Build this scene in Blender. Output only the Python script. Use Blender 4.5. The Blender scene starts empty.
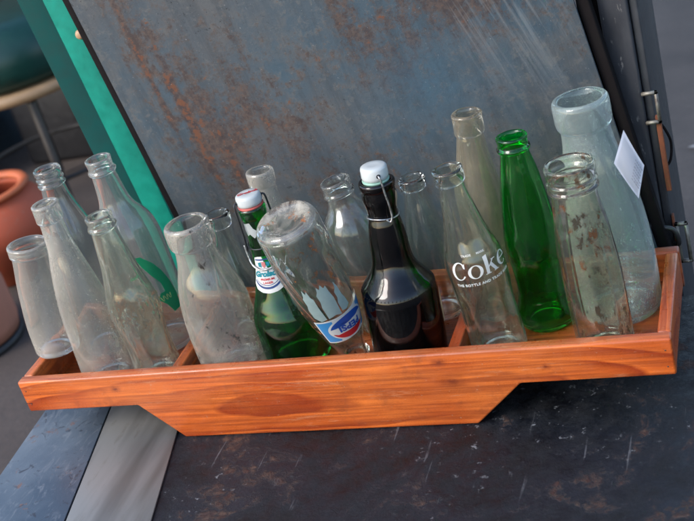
import bpy, bmesh, math, random
from mathutils import Vector, Matrix, Quaternion, noise
random.seed(7)
C = bpy.context.scene.collection
PI = math.pi
# ---------------------------------------------------------------- camera
cam = bpy.data.cameras.new('camera'); co = bpy.data.objects.new('camera', cam); C.objects.link(co)
CAM = Vector((0.93583251, -1.04964627, 0.73781817))
Rm = ((0.9284975938, 0.26756273457, -0.2574925267), (0.0926382873, 0.5045927602, 0.8583730506), (0.3595975055, -0.8208509787, 0.4437266102))
co.matrix_world = Matrix(((Rm[0][0], Rm[1][0], Rm[2][0], CAM.x), (Rm[0][1], Rm[1][1], Rm[2][1], CAM.y), (Rm[0][2], Rm[1][2], Rm[2][2], CAM.z), (0, 0, 0, 1)))
cam.sensor_width = 36; cam.lens = 62.991; cam.clip_start = .01; cam.clip_end = 2000
cam.dof.use_dof = True; cam.dof.focus_distance = 1.36; cam.dof.aperture_fstop = 8.5
bpy.context.scene.camera = co
# ---------------------------------------------------------------- sky, sun, exposure
SUN_EL, SUN_AZ = math.radians(36), math.radians(222)        # azimuth measured clockwise from +Y
w = bpy.data.worlds.new('World'); bpy.context.scene.world = w; w.use_nodes = True
wn = w.node_tree; bg = wn.nodes['Background']
sky = wn.nodes.new('ShaderNodeTexSky'); sky.sky_type = 'NISHITA'; sky.sun_disc = False
sky.sun_elevation = SUN_EL; sky.sun_rotation = SUN_AZ; sky.dust_density = 1.5; sky.air_density = 1.0; sky.ozone_density = 1.6
wn.links.new(sky.outputs[0], bg.inputs[0]); bg.inputs[1].default_value = .15
sl = bpy.data.lights.new('sun', 'SUN'); sl.energy = 1.0; sl.angle = math.radians(26); sl.color = (1, .975, .94)
so = bpy.data.objects.new('sun', sl); C.objects.link(so)
sd = Vector((math.sin(SUN_AZ) * math.cos(SUN_EL), math.cos(SUN_AZ) * math.cos(SUN_EL), math.sin(SUN_EL)))
so.rotation_euler = sd.to_track_quat('Z', 'Y').to_euler()
so.location = (0, 0, 5)
vs = bpy.context.scene.view_settings
vs.view_transform = 'Standard'; vs.look = 'None'; vs.gamma = 1; vs.exposure = 1.32
sc = bpy.context.scene
sc.render.engine = 'CYCLES'
cy = sc.cycles
cy.use_denoising = True
cy.max_bounces = 24; cy.transmission_bounces = 24; cy.glossy_bounces = 8; cy.diffuse_bounces = 5; cy.transparent_max_bounces = 16
cy.caustics_refractive = True; cy.caustics_reflective = False; cy.blur_glossy = 0; cy.sample_clamp_indirect = 0

# ---------------------------------------------------------------- node helpers
class N:
    def __init__(s, name):
        s.m = bpy.data.materials.new(name); s.m.use_nodes = True; s.t = s.m.node_tree
        s.t.nodes.clear(); s.out = s.t.nodes.new('ShaderNodeOutputMaterial')
    def n(s, typ, **kw):
        nd = s.t.nodes.new('ShaderNode' + typ)
        for k, v in kw.items():
            if isinstance(k, str) and k.startswith('i_'):
                key = k[2:].replace('_', ' '); s.set(nd, key, v)
            elif k.startswith('j'): s.set(nd, int(k[1:]), v)
            else: setattr(nd, k, v)
        return nd
    def set(s, nd, key, v):
        i = nd.inputs[key]
        if isinstance(v, bpy.types.NodeSocket): s.t.links.new(v, i)
        elif isinstance(v, bpy.types.Node): s.t.links.new(v.outputs[0], i)
        elif isinstance(v, (tuple, list)) and len(v) == 3 and len(getattr(i, 'default_value', (0,0,0))) == 4: i.default_value = (*v, 1)
        else: i.default_value = v
    def coord(s, scale=(1,1,1), loc=(0,0,0), rot=(0,0,0)):
        tc = s.n('TexCoord'); mp = s.n('Mapping', j0=tc.outputs['Object'], i_Scale=scale, i_Location=loc, i_Rotation=rot)
        return mp.outputs[0]
    def noise(s, vec, scale, detail=4, rough=.5, dist=0):
        nd = s.n('TexNoise', j0=vec, i_Scale=scale, i_Detail=detail, i_Roughness=rough, i_Distortion=dist); return nd.outputs[0]
    def ramp(s, fac, *stops):
        r = s.n('ValToRGB', j0=fac); e = r.color_ramp.elements
        while len(e) < len(stops): e.new(.5)
        for k, (p, c) in enumerate(stops):
            e[k].position = p; e[k].color = (c, c, c, 1) if isinstance(c, (int, float)) else (*c, 1)
        return r.outputs[0]
    def mix(s, fac, a, b, mode='MIX'):
        nd = s.n('Mix', data_type='RGBA', blend_type=mode)
        s.set(nd, 0, fac); s.set(nd, 6, a); s.set(nd, 7, b); return nd.outputs[2]
    def math(s, op, a, b=0, c=0, clamp=False):
        nd = s.n('Math', operation=op, use_clamp=clamp, j0=a, j1=b, j2=c); return nd.outputs[0]
    def bump(s, h, st=.3, d=.001):
        return s.n('Bump', i_Height=h, i_Strength=st, i_Distance=d).outputs[0]
    def bsdf(s, col, rough=.5, metal=0, normal=None, spec=.5, coat=0):
        b = s.n('BsdfPrincipled'); s.set(b, 'Base Color', col); s.set(b, 'Roughness', rough); s.set(b, 'Metallic', metal)
        s.set(b, 'Specular IOR Level', spec); s.set(b, 'Coat Weight', coat); s.set(b, 'Coat Roughness', .15)
        if normal is not None: s.set(b, 'Normal', normal)
        return b.outputs[0]
    def done(s, sh): s.t.links.new(sh, s.out.inputs[0]); return s.m

def plain(name, col, rough=.5, metal=0, var=.25, scale=60, bump=.15, spec=.5, coat=0):
    k = N(name); v = k.coord()
    n = k.noise(v, scale, 6, .6); n2 = k.noise(v, scale * .13, 3)
    f = k.math('ADD', k.math('MULTIPLY', n, .5), k.math('MULTIPLY', n2, .5))
    c = k.ramp(f, (.3, tuple(x * (1 - var) for x in col)), (.7, tuple(min(1, x * (1 + var)) for x in col)))
    return k.done(k.bsdf(c, k.ramp(n, (.3, max(.02, rough * .8)), (.7, min(1, rough * 1.2))), metal, k.bump(n, bump), spec, coat))

def wood(name, axis=0, off=(0, 0, 0), knots=(), dark=1.0):
    k = N(name)
    sc_ = [1, 1, 1]; sc_[axis] = .11
    v = k.coord()
    # warp
    wn1 = k.n('TexNoise', j0=k.coord(scale=[8 if i != axis else 2.2 for i in range(3)], loc=off), i_Scale=1.6, i_Detail=3)
    warp = k.n('VectorMath', operation='MULTIPLY_ADD', j0=wn1.outputs[1], j1=(.034, .034, .034), j2=v).outputs[0]
    p = k.n('Mapping', j0=warp, i_Scale=sc_, i_Location=off).outputs[0]
    L = k.n('VectorMath', operation='LENGTH', j0=p).outputs['Value']
    fr = k.math('FRACT', k.math('MULTIPLY', L, 105))
    ring = k.ramp(fr, (0, 0.0), (.12, .25), (.6, .55), (.9, 1.0), (1, .0))
    fs = [260, 260, 260]; fs[axis] = 7
    fib = k.noise(k.coord(scale=fs), 1, 3, .6)
    fs2 = [60, 60, 60]; fs2[axis] = 2.5
    fib2 = k.noise(k.coord(scale=fs2, loc=off), 1, 3, .5)
    big = k.noise(k.coord(scale=[4, 9, 9] if axis == 0 else [9, 4, 9], loc=off), 1.5, 3)
    c = k.mix(ring, (.66, .142, .022), (.25, .031, .006))
    c = k.mix(k.ramp(fib2, (.38, 0.0), (.66, .8)), c, (.36, .052, .009))
    c = k.mix(k.ramp(big, (.45, 0.0), (.72, .6)), c, (.70, .20, .042))
    c = k.mix(k.ramp(fib, (.38, .55), (.6, 0.0)), c, (.16, .026, .008))
    for (kx, ky, kz, rr) in knots:
        d = k.n('VectorMath', operation='DISTANCE', j0=k.n('Mapping', j0=v, i_Scale=(.55, 0.0, 1.0)).outputs[0], j1=(kx * .55, 0, kz)).outputs['Value']
        dd = k.math('ADD', d, k.math('MULTIPLY', k.math('SUBTRACT', k.noise(k.coord(), 180, 2), .5), .004))
        c = k.mix(k.ramp(k.math('DIVIDE', dd, rr * 3), (.12, .85), (.34, .5), (1, 0.0)), c, (.13, .022, .008))
    wear = k.noise(v, 55, 8, .75)
    grime = k.noise(v, 14, 6, .7)
    wl = [70, 70, 70]; wl[axis] = 9
    scuff = k.noise(k.coord(scale=wl, loc=off), 1, 7, .75)
    c = k.mix(k.ramp(scuff, (.60, 0.0), (.66, .4)), c, (.46, .20, .10))
    c = k.mix(k.ramp(wear, (.655, 0.0), (.69, .6)), c, (.42, .27, .17))
    c = k.mix(k.ramp(grime, (.58, 0.0), (.68, .4)), c, (.13, .030, .010))
    c = k.mix(k.ramp(k.noise(v, 210, 6, .7), (.30, .7), (.36, 0.0)), c, (.05, .016, .008))
    c = k.mix(k.ramp(k.noise(v, 360, 3, .6), (.70, 0.0), (.74, .6)), c, (.5, .36, .26))
    # handled top arris: varnish rubbed thin
    zz = k.n('SeparateXYZ', j0=v).outputs[2]
    c = k.mix(k.math('MULTIPLY', k.ramp(zz, (.0935, 0.0), (.0950, 1.0)), k.ramp(scuff, (.42, 0.0), (.62, .45))), c, (.56, .25, .12))
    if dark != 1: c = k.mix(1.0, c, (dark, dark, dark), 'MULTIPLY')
    rg = k.ramp(wear, (.35, .20), (.7, .55))
    return k.done(k.bsdf(c, rg, 0, k.bump(k.math('ADD', fib, k.math('ADD', k.math('MULTIPLY', wear, 1.2), k.math('MULTIPLY', grime, 2))), .4, .0008), .5))

def glass(name, col=(.93, .96, .95), rough=.01, dust=.5, dustcol=(.62, .6, .55), base=.02, sc_=1.0, spots=None, spotcol=(.12, .07, .04), low=0.0, wob=.05, cover=.5, fleck=1.0, smooth=0):
    """two materials: the weathered outside skin and the clean inside of one bottle"""
    out = []
    for side in (0, 1):
        k = N(name + ('' if side == 0 else '_inside')); v = k.coord()
        n1 = k.noise(k.coord(scale=(1, 1, .5)), 34 * sc_, 9, .72, .6)
        n2 = k.noise(v, 230, 5, .7)
        n3 = k.noise(v, 12 * sc_, 3, .5)
        n5 = k.noise(k.coord(scale=(1, 1, .06)), 240, 4, .7)          # drips and rubbing down the side
        hb = k.noise(k.coord(scale=(1, 1, .4)), 38, 2)
        nm = k.bump(k.math('ADD', k.math('MULTIPLY', n2, .10), hb), wob, .002)
        if side == 0:
            c0 = .56 - .2 * cover
            f = k.ramp(n1, (c0, .55 * cover), (c0 + .34, 1.0))
            f = k.math('MULTIPLY', f, k.ramp(n3, (.33, .35), (.6, 1.0)))
            f = k.math('MULTIPLY', f, k.ramp(n2, (.36, .85), (.62, 1.0)))
            f = k.math('ADD', f, k.math('MULTIPLY', k.ramp(n5, (.55, 0.0), (.75, .5)), k.ramp(n3, (.4, 0.0), (.6, 1.0))))
            # pale blotches where water has dried
            n6 = k.noise(k.coord(scale=(1, 1, .7), loc=(.3, .1, 0)), 70 * sc_, 8, .75)
            f = k.math('ADD', f, k.math('MULTIPLY', k.ramp(n6, (.58, 0.0), (.62, .9)), k.ramp(n3, (.45, 0.0), (.55, 1.0))))
            if smooth: f = k.math('ADD', k.math('MULTIPLY', f, 1 - smooth), k.math('MULTIPLY', k.ramp(n3, (.3, .3), (.7, 1.0)), smooth))
            f = k.math('ADD', k.math('MULTIPLY', f, dust), base, clamp=True)
            fl = k.ramp(k.noise(v, 520, 3, .7), (.645, 0.0), (.70, .8))
            f = k.math('ADD', f, k.math('MULTIPLY', fl, min(1, dust * 1.6) * fleck), clamp=True)
            if low:
                z = k.n('SeparateXYZ', j0=v).outputs[2]
                lz = k.ramp(z, (0.0, 1.0), (low, 0.0))
                f = k.math('ADD', f, k.math('MULTIPLY', lz, k.ramp(n1, (.4, .0), (.66, .8))), clamp=True)
            dc = k.mix(k.ramp(n3, (.35, 0.0), (.65, 1.0)), tuple(x * .86 for x in dustcol), tuple(min(.85, x * 1.2) for x in dustcol))
        # tinted body, untinted surface reflection
        rfr = k.n('BsdfRefraction', i_Color=col, i_Roughness=rough, i_IOR=1.5, i_Normal=nm)
        rfl = k.n('BsdfGlossy', i_Color=(1, 1, 1), i_Roughness=max(rough, .012), i_Normal=nm)
        g = k.n('MixShader', j0=k.n('Fresnel', i_IOR=1.5, i_Normal=nm).outputs[0], j1=rfr, j2=rfl)
        if side == 1: out.append(k.done(g.outputs[0])); continue
        d = k.n('BsdfDiffuse', i_Color=dc); t = k.n('BsdfTranslucent', i_Color=dc)
        dt = k.n('MixShader', j0=.35, j1=d, j2=t)
        m = k.n('MixShader', j0=f, j1=g, j2=dt)
        if spots:
            n4 = k.noise(k.coord(scale=(1, 1, .6)), 60, 9, .72)
            fs = k.math('MULTIPLY', k.ramp(n4, (1 - spots - .02, 0.0), (1 - spots + .02, 1.0)), .85)
            m = k.n('MixShader', j0=fs, j1=m, j2=k.n('BsdfDiffuse', i_Color=spotcol))
        # a faint wet sheen so sky and sun glint on the dusty skin too
        gl = k.n('BsdfGlossy', i_Roughness=.03, i_Color=(1, 1, 1), i_Normal=nm)
        fr = k.n('Fresnel', i_IOR=1.45)
        geo = k.n('NewGeometry')
        outside = k.math('SUBTRACT', 1, geo.outputs['Backfacing'])
        m = k.n('MixShader', j0=k.math('MULTIPLY', k.math('MULTIPLY', fr.outputs[0], f), outside), j1=m, j2=gl)
        out.append(k.done(m.outputs[0]))
    return out

# ---------------------------------------------------------------- mesh helpers
def link(name, bm, mat, parent=None, smooth=True, loc=None):
    me = bpy.data.meshes.new(name); bmesh.ops.recalc_face_normals(bm, faces=bm.faces); bm.to_mesh(me); bm.free()
    o = bpy.data.objects.new(name, me); C.objects.link(o)
    for m in (mat if isinstance(mat, (list, tuple)) else [mat]): me.materials.append(m)
    if smooth:
        for p in me.polygons: p.use_smooth = True
    if parent: o.parent = parent
    if loc: o.location = loc
    return o
def autosmooth(o, ang=35):
    bm = bmesh.new(); bm.from_mesh(o.data)
    for e in bm.edges:
        if len(e.link_faces) == 2 and e.calc_face_angle(0) > math.radians(ang): e.smooth = False
    bm.to_mesh(o.data); bm.free()
    return o
def empty(name, loc, label=None, cat=None, group=None):
    o = bpy.data.objects.new(name, None); C.objects.link(o); o.location = loc; o.empty_display_size = .05
    if label: o['label'] = label; o['category'] = cat
    if group: o['group'] = group
    return o
def tag(o, label, cat, group=None):
    o['label'] = label; o['category'] = cat
    if group: o['group'] = group
    return o
def struct(o): o['kind'] = 'structure'; return o
def prism(outline, y0, y1, axis=1, bevel=.0015, seg=3):
    """outline: (a,b) points extruded along axis"""
    bm = bmesh.new()
    def P(a, b, c): return {0: (c, a, b), 1: (a, c, b), 2: (a, b, c)}[axis]
    A = [bm.verts.new(P(a, b, y0)) for a, b in outline]; B = [bm.verts.new(P(a, b, y1)) for a, b in outline]
    n = len(A)
    bm.faces.new(A); bm.faces.new(B[::-1])
    for i in range(n): bm.faces.new((A[i], B[i], B[(i + 1) % n], A[(i + 1) % n]))
    bmesh.ops.recalc_face_normals(bm, faces=bm.faces)
    if bevel: bmesh.ops.bevel(bm, geom=list(bm.edges), offset=bevel, segments=seg, profile=.5, affect='EDGES')
    return bm
def box(x0, x1, y0, y1, z0, z1, bevel=.0015, seg=3):
    return prism([(x0, z0), (x1, z0), (x1, z1), (x0, z1)], y0, y1, 1, bevel, seg)
def tube(pts, r, seg=12, closed=False, bm=None):
    bm = bm or bmesh.new(); pts = [Vector(p) for p in pts]; n = len(pts); rings = []
    up = None
    for i, p in enumerate(pts):
        a = pts[(i - 1) % n] if (i or closed) else p; b = pts[(i + 1) % n] if (i < n - 1 or closed) else p
        t = (b - a).normalized()
        if up is None: up = t.orthogonal().normalized()
        up = (up - t * up.dot(t)).normalized(); s = t.cross(up)
        rr = r(i / (n - 1)) if callable(r) else r
        rings.append([bm.verts.new(p + (up * math.cos(2 * PI * j / seg) + s * math.sin(2 * PI * j / seg)) * rr) for j in range(seg)])
    for i in range(n if closed else n - 1):
        A, B = rings[i], rings[(i + 1) % n]
        for j in range(seg): bm.faces.new((A[j], A[(j + 1) % seg], B[(j + 1) % seg], B[j]))
    if not closed: bm.faces.new(rings[0][::-1]); bm.faces.new(rings[-1])
    return bm
def spline(pts, n=8, closed=False):
    pts = [Vector(p) for p in pts]; out = []; m = len(pts)
    for i in range(m if closed else m - 1):
        if closed: a, b, c, d = (pts[(i + k) % m] for k in (-1, 0, 1, 2))
        else: a, b, c, d = pts[max(i - 1, 0)], pts[i], pts[i + 1], pts[min(i + 2, m - 1)]
        for k in range(n):
            t = k / n
            out.append(.5 * ((2 * b) + (c - a) * t + (2 * a - 5 * b + 4 * c - d) * t * t + (3 * b - a - 3 * c + d) * t ** 3))
    if not closed: out.append(pts[-1])
    return out
def lathe(prof, seg=64, bm=None, mod=None):
    """closed profile list of (r,z); r==0 ends are collapsed"""
    bm = bm or bmesh.new(); rings = []
    for r, z in prof:
        if r < 1e-6: rings.append([bm.verts.new((0, 0, z))])
        else:
            ring = []
            for j in range(seg):
                a = 2 * PI * j / seg; rr, zz = (mod(r, z, a) if mod else (r, z))
                ring.append(bm.verts.new((rr * math.cos(a), rr * math.sin(a), zz)))
            rings.append(ring)
    for A, B in zip(rings, rings[1:]):
        for j in range(seg):
            j2 = (j + 1) % seg
            if len(A) == 1 and len(B) == 1: continue
            if len(A) == 1: bm.faces.new((A[0], B[j2], B[j]))
            elif len(B) == 1: bm.faces.new((A[j], A[j2], B[0]))
            else: bm.faces.new((A[j], A[j2], B[j2], B[j]))
    return bm

# ---------------------------------------------------------------- bottles
class Bottle:
    """pts: (fraction of height, outer radius mm); rim: lip description; H from base/mouth points"""
    def __init__(s, name, label, base, mouth, pts, mat, rim='crown', thick=2.6, flute=None, group=None, seed=0, seg=112, foot=5.0, spin=0, cat='bottle', chips=0, inverted=False):
        base = Vector(base); mouth = Vector(mouth); s.H = H = (mouth - base).length
        if inverted: base, mouth = mouth, base
        s.base = base; ax = (mouth - base).normalized()
        s.rot = Vector((0, 0, 1)).rotation_difference(ax)
        s.rimz = .0
        P = [(f * H, r / 1000) for f, r in pts]
        s.P = P
        # fine outer profile by monotone-ish Catmull-Rom
        outer = [(p.y, p.x) for p in spline([(z, r, 0) for z, r in P], 9)]
        rt = P[-1][1]                                          # neck radius just under the finish
        zt = P[-1][0]
        R_ = rt
        if rim == 'crown':      # rounded lip with a lower bead
            add = [(rt, zt), (rt + .0012, zt + .0004), (rt + .0026, zt + .0012), (rt + .0031, zt + .003), (rt + .0026, zt + .0048), (rt + .0012, zt + .006), (rt + .0008, zt + .0072),
                   (rt + .0008, zt + .009), (rt + .0014, H - .0042), (rt + .0018, H - .003), (rt + .0016, H - .0012), (rt + .0006, H - .0002), (rt - .0006, H)]
        elif rim == 'band':     # tall collar band
            add = [(rt, zt), (rt + .0016, zt + .0006), (rt + .0024, zt + .002), (rt + .0024, H - .006), (rt + .0020, H - .005), (rt + .0028, H - .0035), (rt + .0026, H - .0012), (rt + .001, H - .0001), (rt - .0006, H)]
        elif rim == 'thick':    # heavy milk bottle lip
            add = [(rt, zt), (rt + .0016, zt + .002), (rt + .0033, zt + .005), (rt + .0040, zt + .009), (rt + .0040, H - .008), (rt + .0034, H - .003), (rt + .0018, H - .0006), (rt, H)]
        elif rim == 'screw':
            add = [(rt, zt), (rt + .0025, zt + .001), (rt + .0028, zt + .0025), (rt + .002, zt + .004), (rt + .0005, zt + .005), (rt + .0005, zt + .0075), (rt + .0022, zt + .0085), (rt + .0024, zt + .010), (rt + .0015, zt + .0115),
                   (rt + .0003, zt + .0125), (rt + .0003, zt + .015), (rt + .0018, zt + .016), (rt + .002, H - .002), (rt + .0008, H), (rt - .0006, H)]
        else:                   # plain fire-polished
            add = [(rt, zt), (rt + .0012, zt + .001), (rt + .0018, H - .003), (rt + .0012, H - .0008), (rt, H)]
        outer = outer[:-1] + add
        s.outer = outer
        th = thick / 1000; ft = foot / 1000
        inner = []
        nr = rt - .0028                                         # bore radius
        inner.append((nr + .0012, H - .0003)); inner.append((nr, H - .002))
        prev = H - .003
        for r, z in reversed([(r, z) for r, z in outer if z < P[-1][0] - .002]):
            if z < ft + .003: break
            t_ = th * (1 + .5 * max(0, 1 - (z - ft) / .03))
            inner.append((max(r - t_, .004), z))
        rl = inner[-1][0]
        inner += [(rl * .93, ft + .0012), (rl * .8, ft), (rl * .5, ft + .0006), (rl * .25, ft + .0022), (0, ft + .003)]
        r0 = P[0][1]
        foot_ = [(0, .0030), (r0 * .3, .0027), (r0 * .6, .0018), (r0 * .8, .0006), (r0 * .88, 0), (r0 * .95, .0001)]
        prof = foot_ + outer + inner
        nout = len(foot_) + len(outer)
        s.flute = flute; s.seed = seed
        rnd = random.Random(seed); ph = [rnd.uniform(0, 6.28) for _ in range(6)]
        def mod(r, z, a):
            k = 1.0
            f = z / H
            wob = .00025 * math.sin(2 * a + ph[0] + z * 20) + .00018 * math.sin(3 * a + ph[1] - z * 47) + .00015 * math.sin(5 * a + ph[2] + z * 90)
            dr = wob if r > .006 else 0
            if flute: dr += flute(f, a, r)
            zz = z
            if chips and z > H - .004: zz = z - chips * max(0, math.sin(3 * a + ph[3]) + .6 * math.sin(7 * a + ph[4]) - .5)
            return r + dr, zz
        bm = lathe(prof, seg, mod=mod)
        bm.faces.ensure_lookup_table(); fi = 0
        for q in range(len(prof) - 1):
            nf = seg
            for _ in range(nf):
                bm.faces[fi].material_index = 1 if q >= nout else 0; fi += 1
        o = s.o = link(name, bm, mat)
        o.location = base; o.rotation_mode = 'QUATERNION'; o.rotation_quaternion = s.rot
        tag(o, label, cat, group or G)
        c = s.rot.inverted() @ (CAM - base); s.face = math.atan2(c.y, c.x)
    def R(s, z):
        o = s.outer
        for (r0, z0), (r1, z1) in zip(o, o[1:]):
            if z0 <= z <= z1 and z1 > z0: return r0 + (r1 - r0) * (z - z0) / (z1 - z0)
        return o[-1][0]
    def wrap(s, name, bm, mat, v0, ang=0, off=.0006, cell=.0025, tilt=0, rref=None):
        """bm holds flat shapes in the XY plane (metres); wrap them round the bottle at height v0"""
        if tilt: bmesh.ops.rotate(bm, verts=bm.verts, cent=(0, 0, 0), matrix=Matrix.Rotation(tilt, 3, 'Z'))
        xs = [v.co.x for v in bm.verts]; ys = [v.co.y for v in bm.verts]
        for ax, lo, hi in ((0, min(xs), max(xs)), (1, min(ys), max(ys))):
            n = int((hi - lo) / cell)
            for k in range(1, n + 1):
                p = [0, 0, 0]; nn = [0, 0, 0]; p[ax] = lo + k * cell; nn[ax] = 1
                bmesh.ops.bisect_plane(bm, geom=bm.verts[:] + bm.edges[:] + bm.faces[:], plane_co=p, plane_no=nn, dist=1e-7)
        r0 = rref or s.R(v0)
        for v in bm.verts:
            z = v0 + v.co.y; a = s.face + math.radians(ang) + v.co.x / r0
            r = s.R(z) + off + v.co.z
            if s.flute: r += max(0, s.flute(z / s.H, a, r))
            v.co = Vector((r * math.cos(a), r * math.sin(a), z))
        return link(name, bm, mat, s.o)

def poly(pts, bm=None, z=0):
    bm = bm or bmesh.new(); vs_ = [bm.verts.new((x, y, z)) for x, y in pts]
    f = bm.faces.new(vs_); bmesh.ops.triangulate(bm, faces=[f]); return bm
def strip(A, B, bm=None, z=0):
    bm = bm or bmesh.new(); a = [bm.verts.new((x, y, z)) for x, y in A]; b = [bm.verts.new((x, y, z)) for x, y in B]
    for i in range(len(a) - 1): bm.faces.new((a[i], a[i + 1], b[i + 1], b[i]))
    return bm
def text_bm(txt, size, shear=0, offset=0, space=1.0, z=0, arc=0, bm=None, at=(0, 0)):
    cu = bpy.data.curves.new('lettering', 'FONT'); cu.body = txt; cu.size = size; cu.shear = shear; cu.offset = offset; cu.space_character = space
    cu.align_x = 'CENTER'; cu.align_y = 'CENTER'; cu.resolution_u = 3
    ob = bpy.data.objects.new('lettering', cu); C.objects.link(ob)
    dg = bpy.context.evaluated_depsgraph_get(); me = bpy.data.meshes.new_from_object(ob.evaluated_get(dg))
    bpy.data.objects.remove(ob); 
    b = bmesh.new(); b.from_mesh(me); bpy.data.meshes.remove(me)
    bmesh.ops.triangulate(b, faces=b.faces)
    for v in b.verts:
        x, y = v.co.x, v.co.y
        v.co = (x + at[0], y + at[1] + arc * x * x, z)
    if bm is None: return b
    me = bpy.data.meshes.new('x'); b.to_mesh(me); b.free(); bm.from_mesh(me); bpy.data.meshes.remove(me); return bm
def arcpts(cx, cy, rx, ry, a0, a1, n=28):
    return [(cx + rx * math.cos(math.radians(a0 + (a1 - a0) * i / n)), cy + ry * math.sin(math.radians(a0 + (a1 - a0) * i / n))) for i in range(n + 1)]

# ================================================================= GROUND
gm = N('concrete_ground'); v = gm.coord()
n1 = gm.noise(v, 2.2, 6, .6); n2 = gm.noise(v, 60, 5, .7); n3 = gm.noise(v, 260, 2, .6)
xx = gm.n('SeparateXYZ', j0=v).outputs[0]
edge = gm.ramp(gm.math('ADD', xx, gm.math('MULTIPLY', n1, .4)), (.25, 0.0), (.6, 1.0))
cL = gm.mix(gm.ramp(n1, (.35, 0.0), (.7, 1.0)), (.052, .037, .030), (.100, .076, .062))
cR = gm.mix(gm.ramp(n1, (.35, 0.0), (.7, 1.0)), (.026, .024, .023), (.070, .062, .057))
c = gm.mix(edge, cL, cR)
c = gm.mix(gm.ramp(n2, (.35, .5), (.6, 0.0)), c, (.035, .03, .028))
c = gm.mix(gm.ramp(n3, (.66, 0.0), (.72, .6)), c, (.22, .21, .2))
gmat = gm.done(gm.bsdf(c, .85, 0, gm.bump(n2, .5, .004)))
bm = bmesh.new(); bmesh.ops.create_grid(bm, x_segments=2, y_segments=2, size=400)
ground = struct(link('ground', bm, gmat, smooth=False, loc=(0, 0, -.5)))
mt = plain('white_line', (.2, .2, .2), .8)
b = poly([(.66, 1.9), (.68, 1.89), (.78, 1.95), (.77, 1.965)])
struct(link('ground_marking', b, mt, loc=(0.02, -.28, -.4955)))

# ================================================================= TRUNK (the surface the tray stands on)
ZT = -.0507
tk = N('black_rusty_steel'); v = tk.coord()
a1 = tk.noise(v, 9, 8, .65, .6); a2 = tk.noise(v, 46, 9, .75, .2); a3 = tk.noise(v, 120, 4, .6)
c = tk.mix(tk.ramp(a1, (.4, 0.0), (.7, 1.0)), (.0025, .0028, .004), (.012, .015, .022))
rustf = tk.math('MULTIPLY', tk.ramp(a1, (.53, 0.0), (.60, 1.0)), tk.ramp(a2, (.49, 0.0), (.58, .8)))
c = tk.mix(rustf, c, tk.mix(tk.ramp(a3, (.4, 0.0), (.6, 1.0)), (.055, .018, .010), (.10, .055, .036)))
# pale tide marks and scratches
scr = tk.noise(tk.coord(scale=(1, .05, 1), rot=(0, 0, 1.1)), 150, 3, .6)
c = tk.mix(tk.math('MULTIPLY', tk.ramp(scr, (.66, 0.0), (.70, .6)), tk.ramp(a1, (.45, 0.0), (.6, 1.0))), c, (.16, .16, .165))
tm2 = tk.math('MULTIPLY', tk.ramp(tk.noise(v, 85, 6, .75), (.615, 0.0), (.66, .8)), tk.ramp(tk.noise(v, 6, 2), (.45, 0.0), (.62, 1.0)))
c = tk.mix(tm2, c, (.20, .205, .21))
tmat = tk.done(tk.bsdf(c, tk.ramp(a2, (.35, .28), (.6, .75)), 0, tk.bump(tk.math('ADD', tk.math('MULTIPLY', tk.noise(v, 60, 9, .8), 1.5), rustf), .8, .0015), .35))
trunk = empty('metal_chest', (.45, 0, -.5), 'black rust-blotched steel chest carrying the orange wooden tray', 'chest')
def xl(y): return -.0345 - .06 * (y + .012)
YF, YB, XR = -.42, .236, 1.02
bm = prism([(xl(YF), YF), (XR, YF), (XR, YB), (xl(YB), YB)], ZT - .004, ZT, 2, .0012)
bm.transform(Matrix.Translation((-.45, 0, .5)))
link('top_plate', bm, tmat, trunk)
bm = prism([(xl(YF) + .006, YF + .006), (XR - .006, YF + .006), (XR - .006, YB - .006), (xl(YB) + .006, YB - .006)], -.498, ZT - .0045, 2, .004)
bm.transform(Matrix.Translation((-.45, 0, .5)))
link('body', bm, tmat, trunk)
# corner angles on the body
for (cx, cyy) in ((xl(YF) + .002, YF + .002), (XR - .012, YF + .002)):
    bm = box(cx, cx + .014, cyy, cyy + .014, -.497, ZT - .006, .002); bm.transform(Matrix.Translation((-.45, 0, .5)))
    link('corner_post', bm, plain('corner_steel', (.05, .05, .055), .5, .6), trunk)

def xs1(y): return .083 - .22 * (y + .019)
def xs2(y): return .196 - .23 * (y + .025)
sm = N('blue_slate_paint'); v = sm.coord()
a1 = sm.noise(v, 40, 7, .7, 1.5); a2 = sm.noise(v, 9, 3)
a4 = sm.noise(sm.coord(scale=(1, .35, 1), rot=(0, 0, .5)), 60, 6, .7, 2)
c = sm.mix(sm.ramp(a2, (.35, 0.0), (.65, 1.0)), (.048, .068, .092), (.115, .14, .165))
c = sm.mix(sm.ramp(a4, (.54, 0.0), (.7, .55)), c, (.22, .235, .25))
c = sm.mix(sm.ramp(a1, (.58, 0.0), (.64, .85)), c, (.030, .030, .036))
c = sm.mix(sm.ramp(sm.noise(v, 28, 6, .7), (.62, 0.0), (.67, .9)), c, (.16, .085, .06))
smat = sm.done(sm.bsdf(c, .38, 0, sm.bump(a1, .35, .001)))
YS = YB - .004
bm = prism([(xl(YF) + .002, YF + .004), (xs1(YF) - .001, YF + .004), (xs1(YS) - .001, YS), (xl(YS) + .002, YS)], ZT + .0002, ZT + .003, 2, .0006)
o = link('steel_plate', bm, smat); tag(o, 'flat blue-grey scuffed metal plate under the left end of the tray', 'metal plate')
zm = N('zinc_strip'); v = zm.coord(scale=(1, .25, 1), rot=(0, 0, .22))
a1 = zm.noise(v, 60, 6, .7, .5); a2 = zm.noise(zm.coord(scale=(1, .12, 1), rot=(0, 0, .22)), 30, 3)
c = zm.mix(zm.ramp(a2, (.3, 0.0), (.6, 1.0)), (.11, .105, .095), (.22, .215, .20))
c = zm.mix(zm.ramp(a1, (.55, 0.0), (.7, .6)), c, (.13, .115, .095))
zmat = zm.done(zm.bsdf(c, .42, .25, zm.bump(a1, .2, .0006)))
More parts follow.
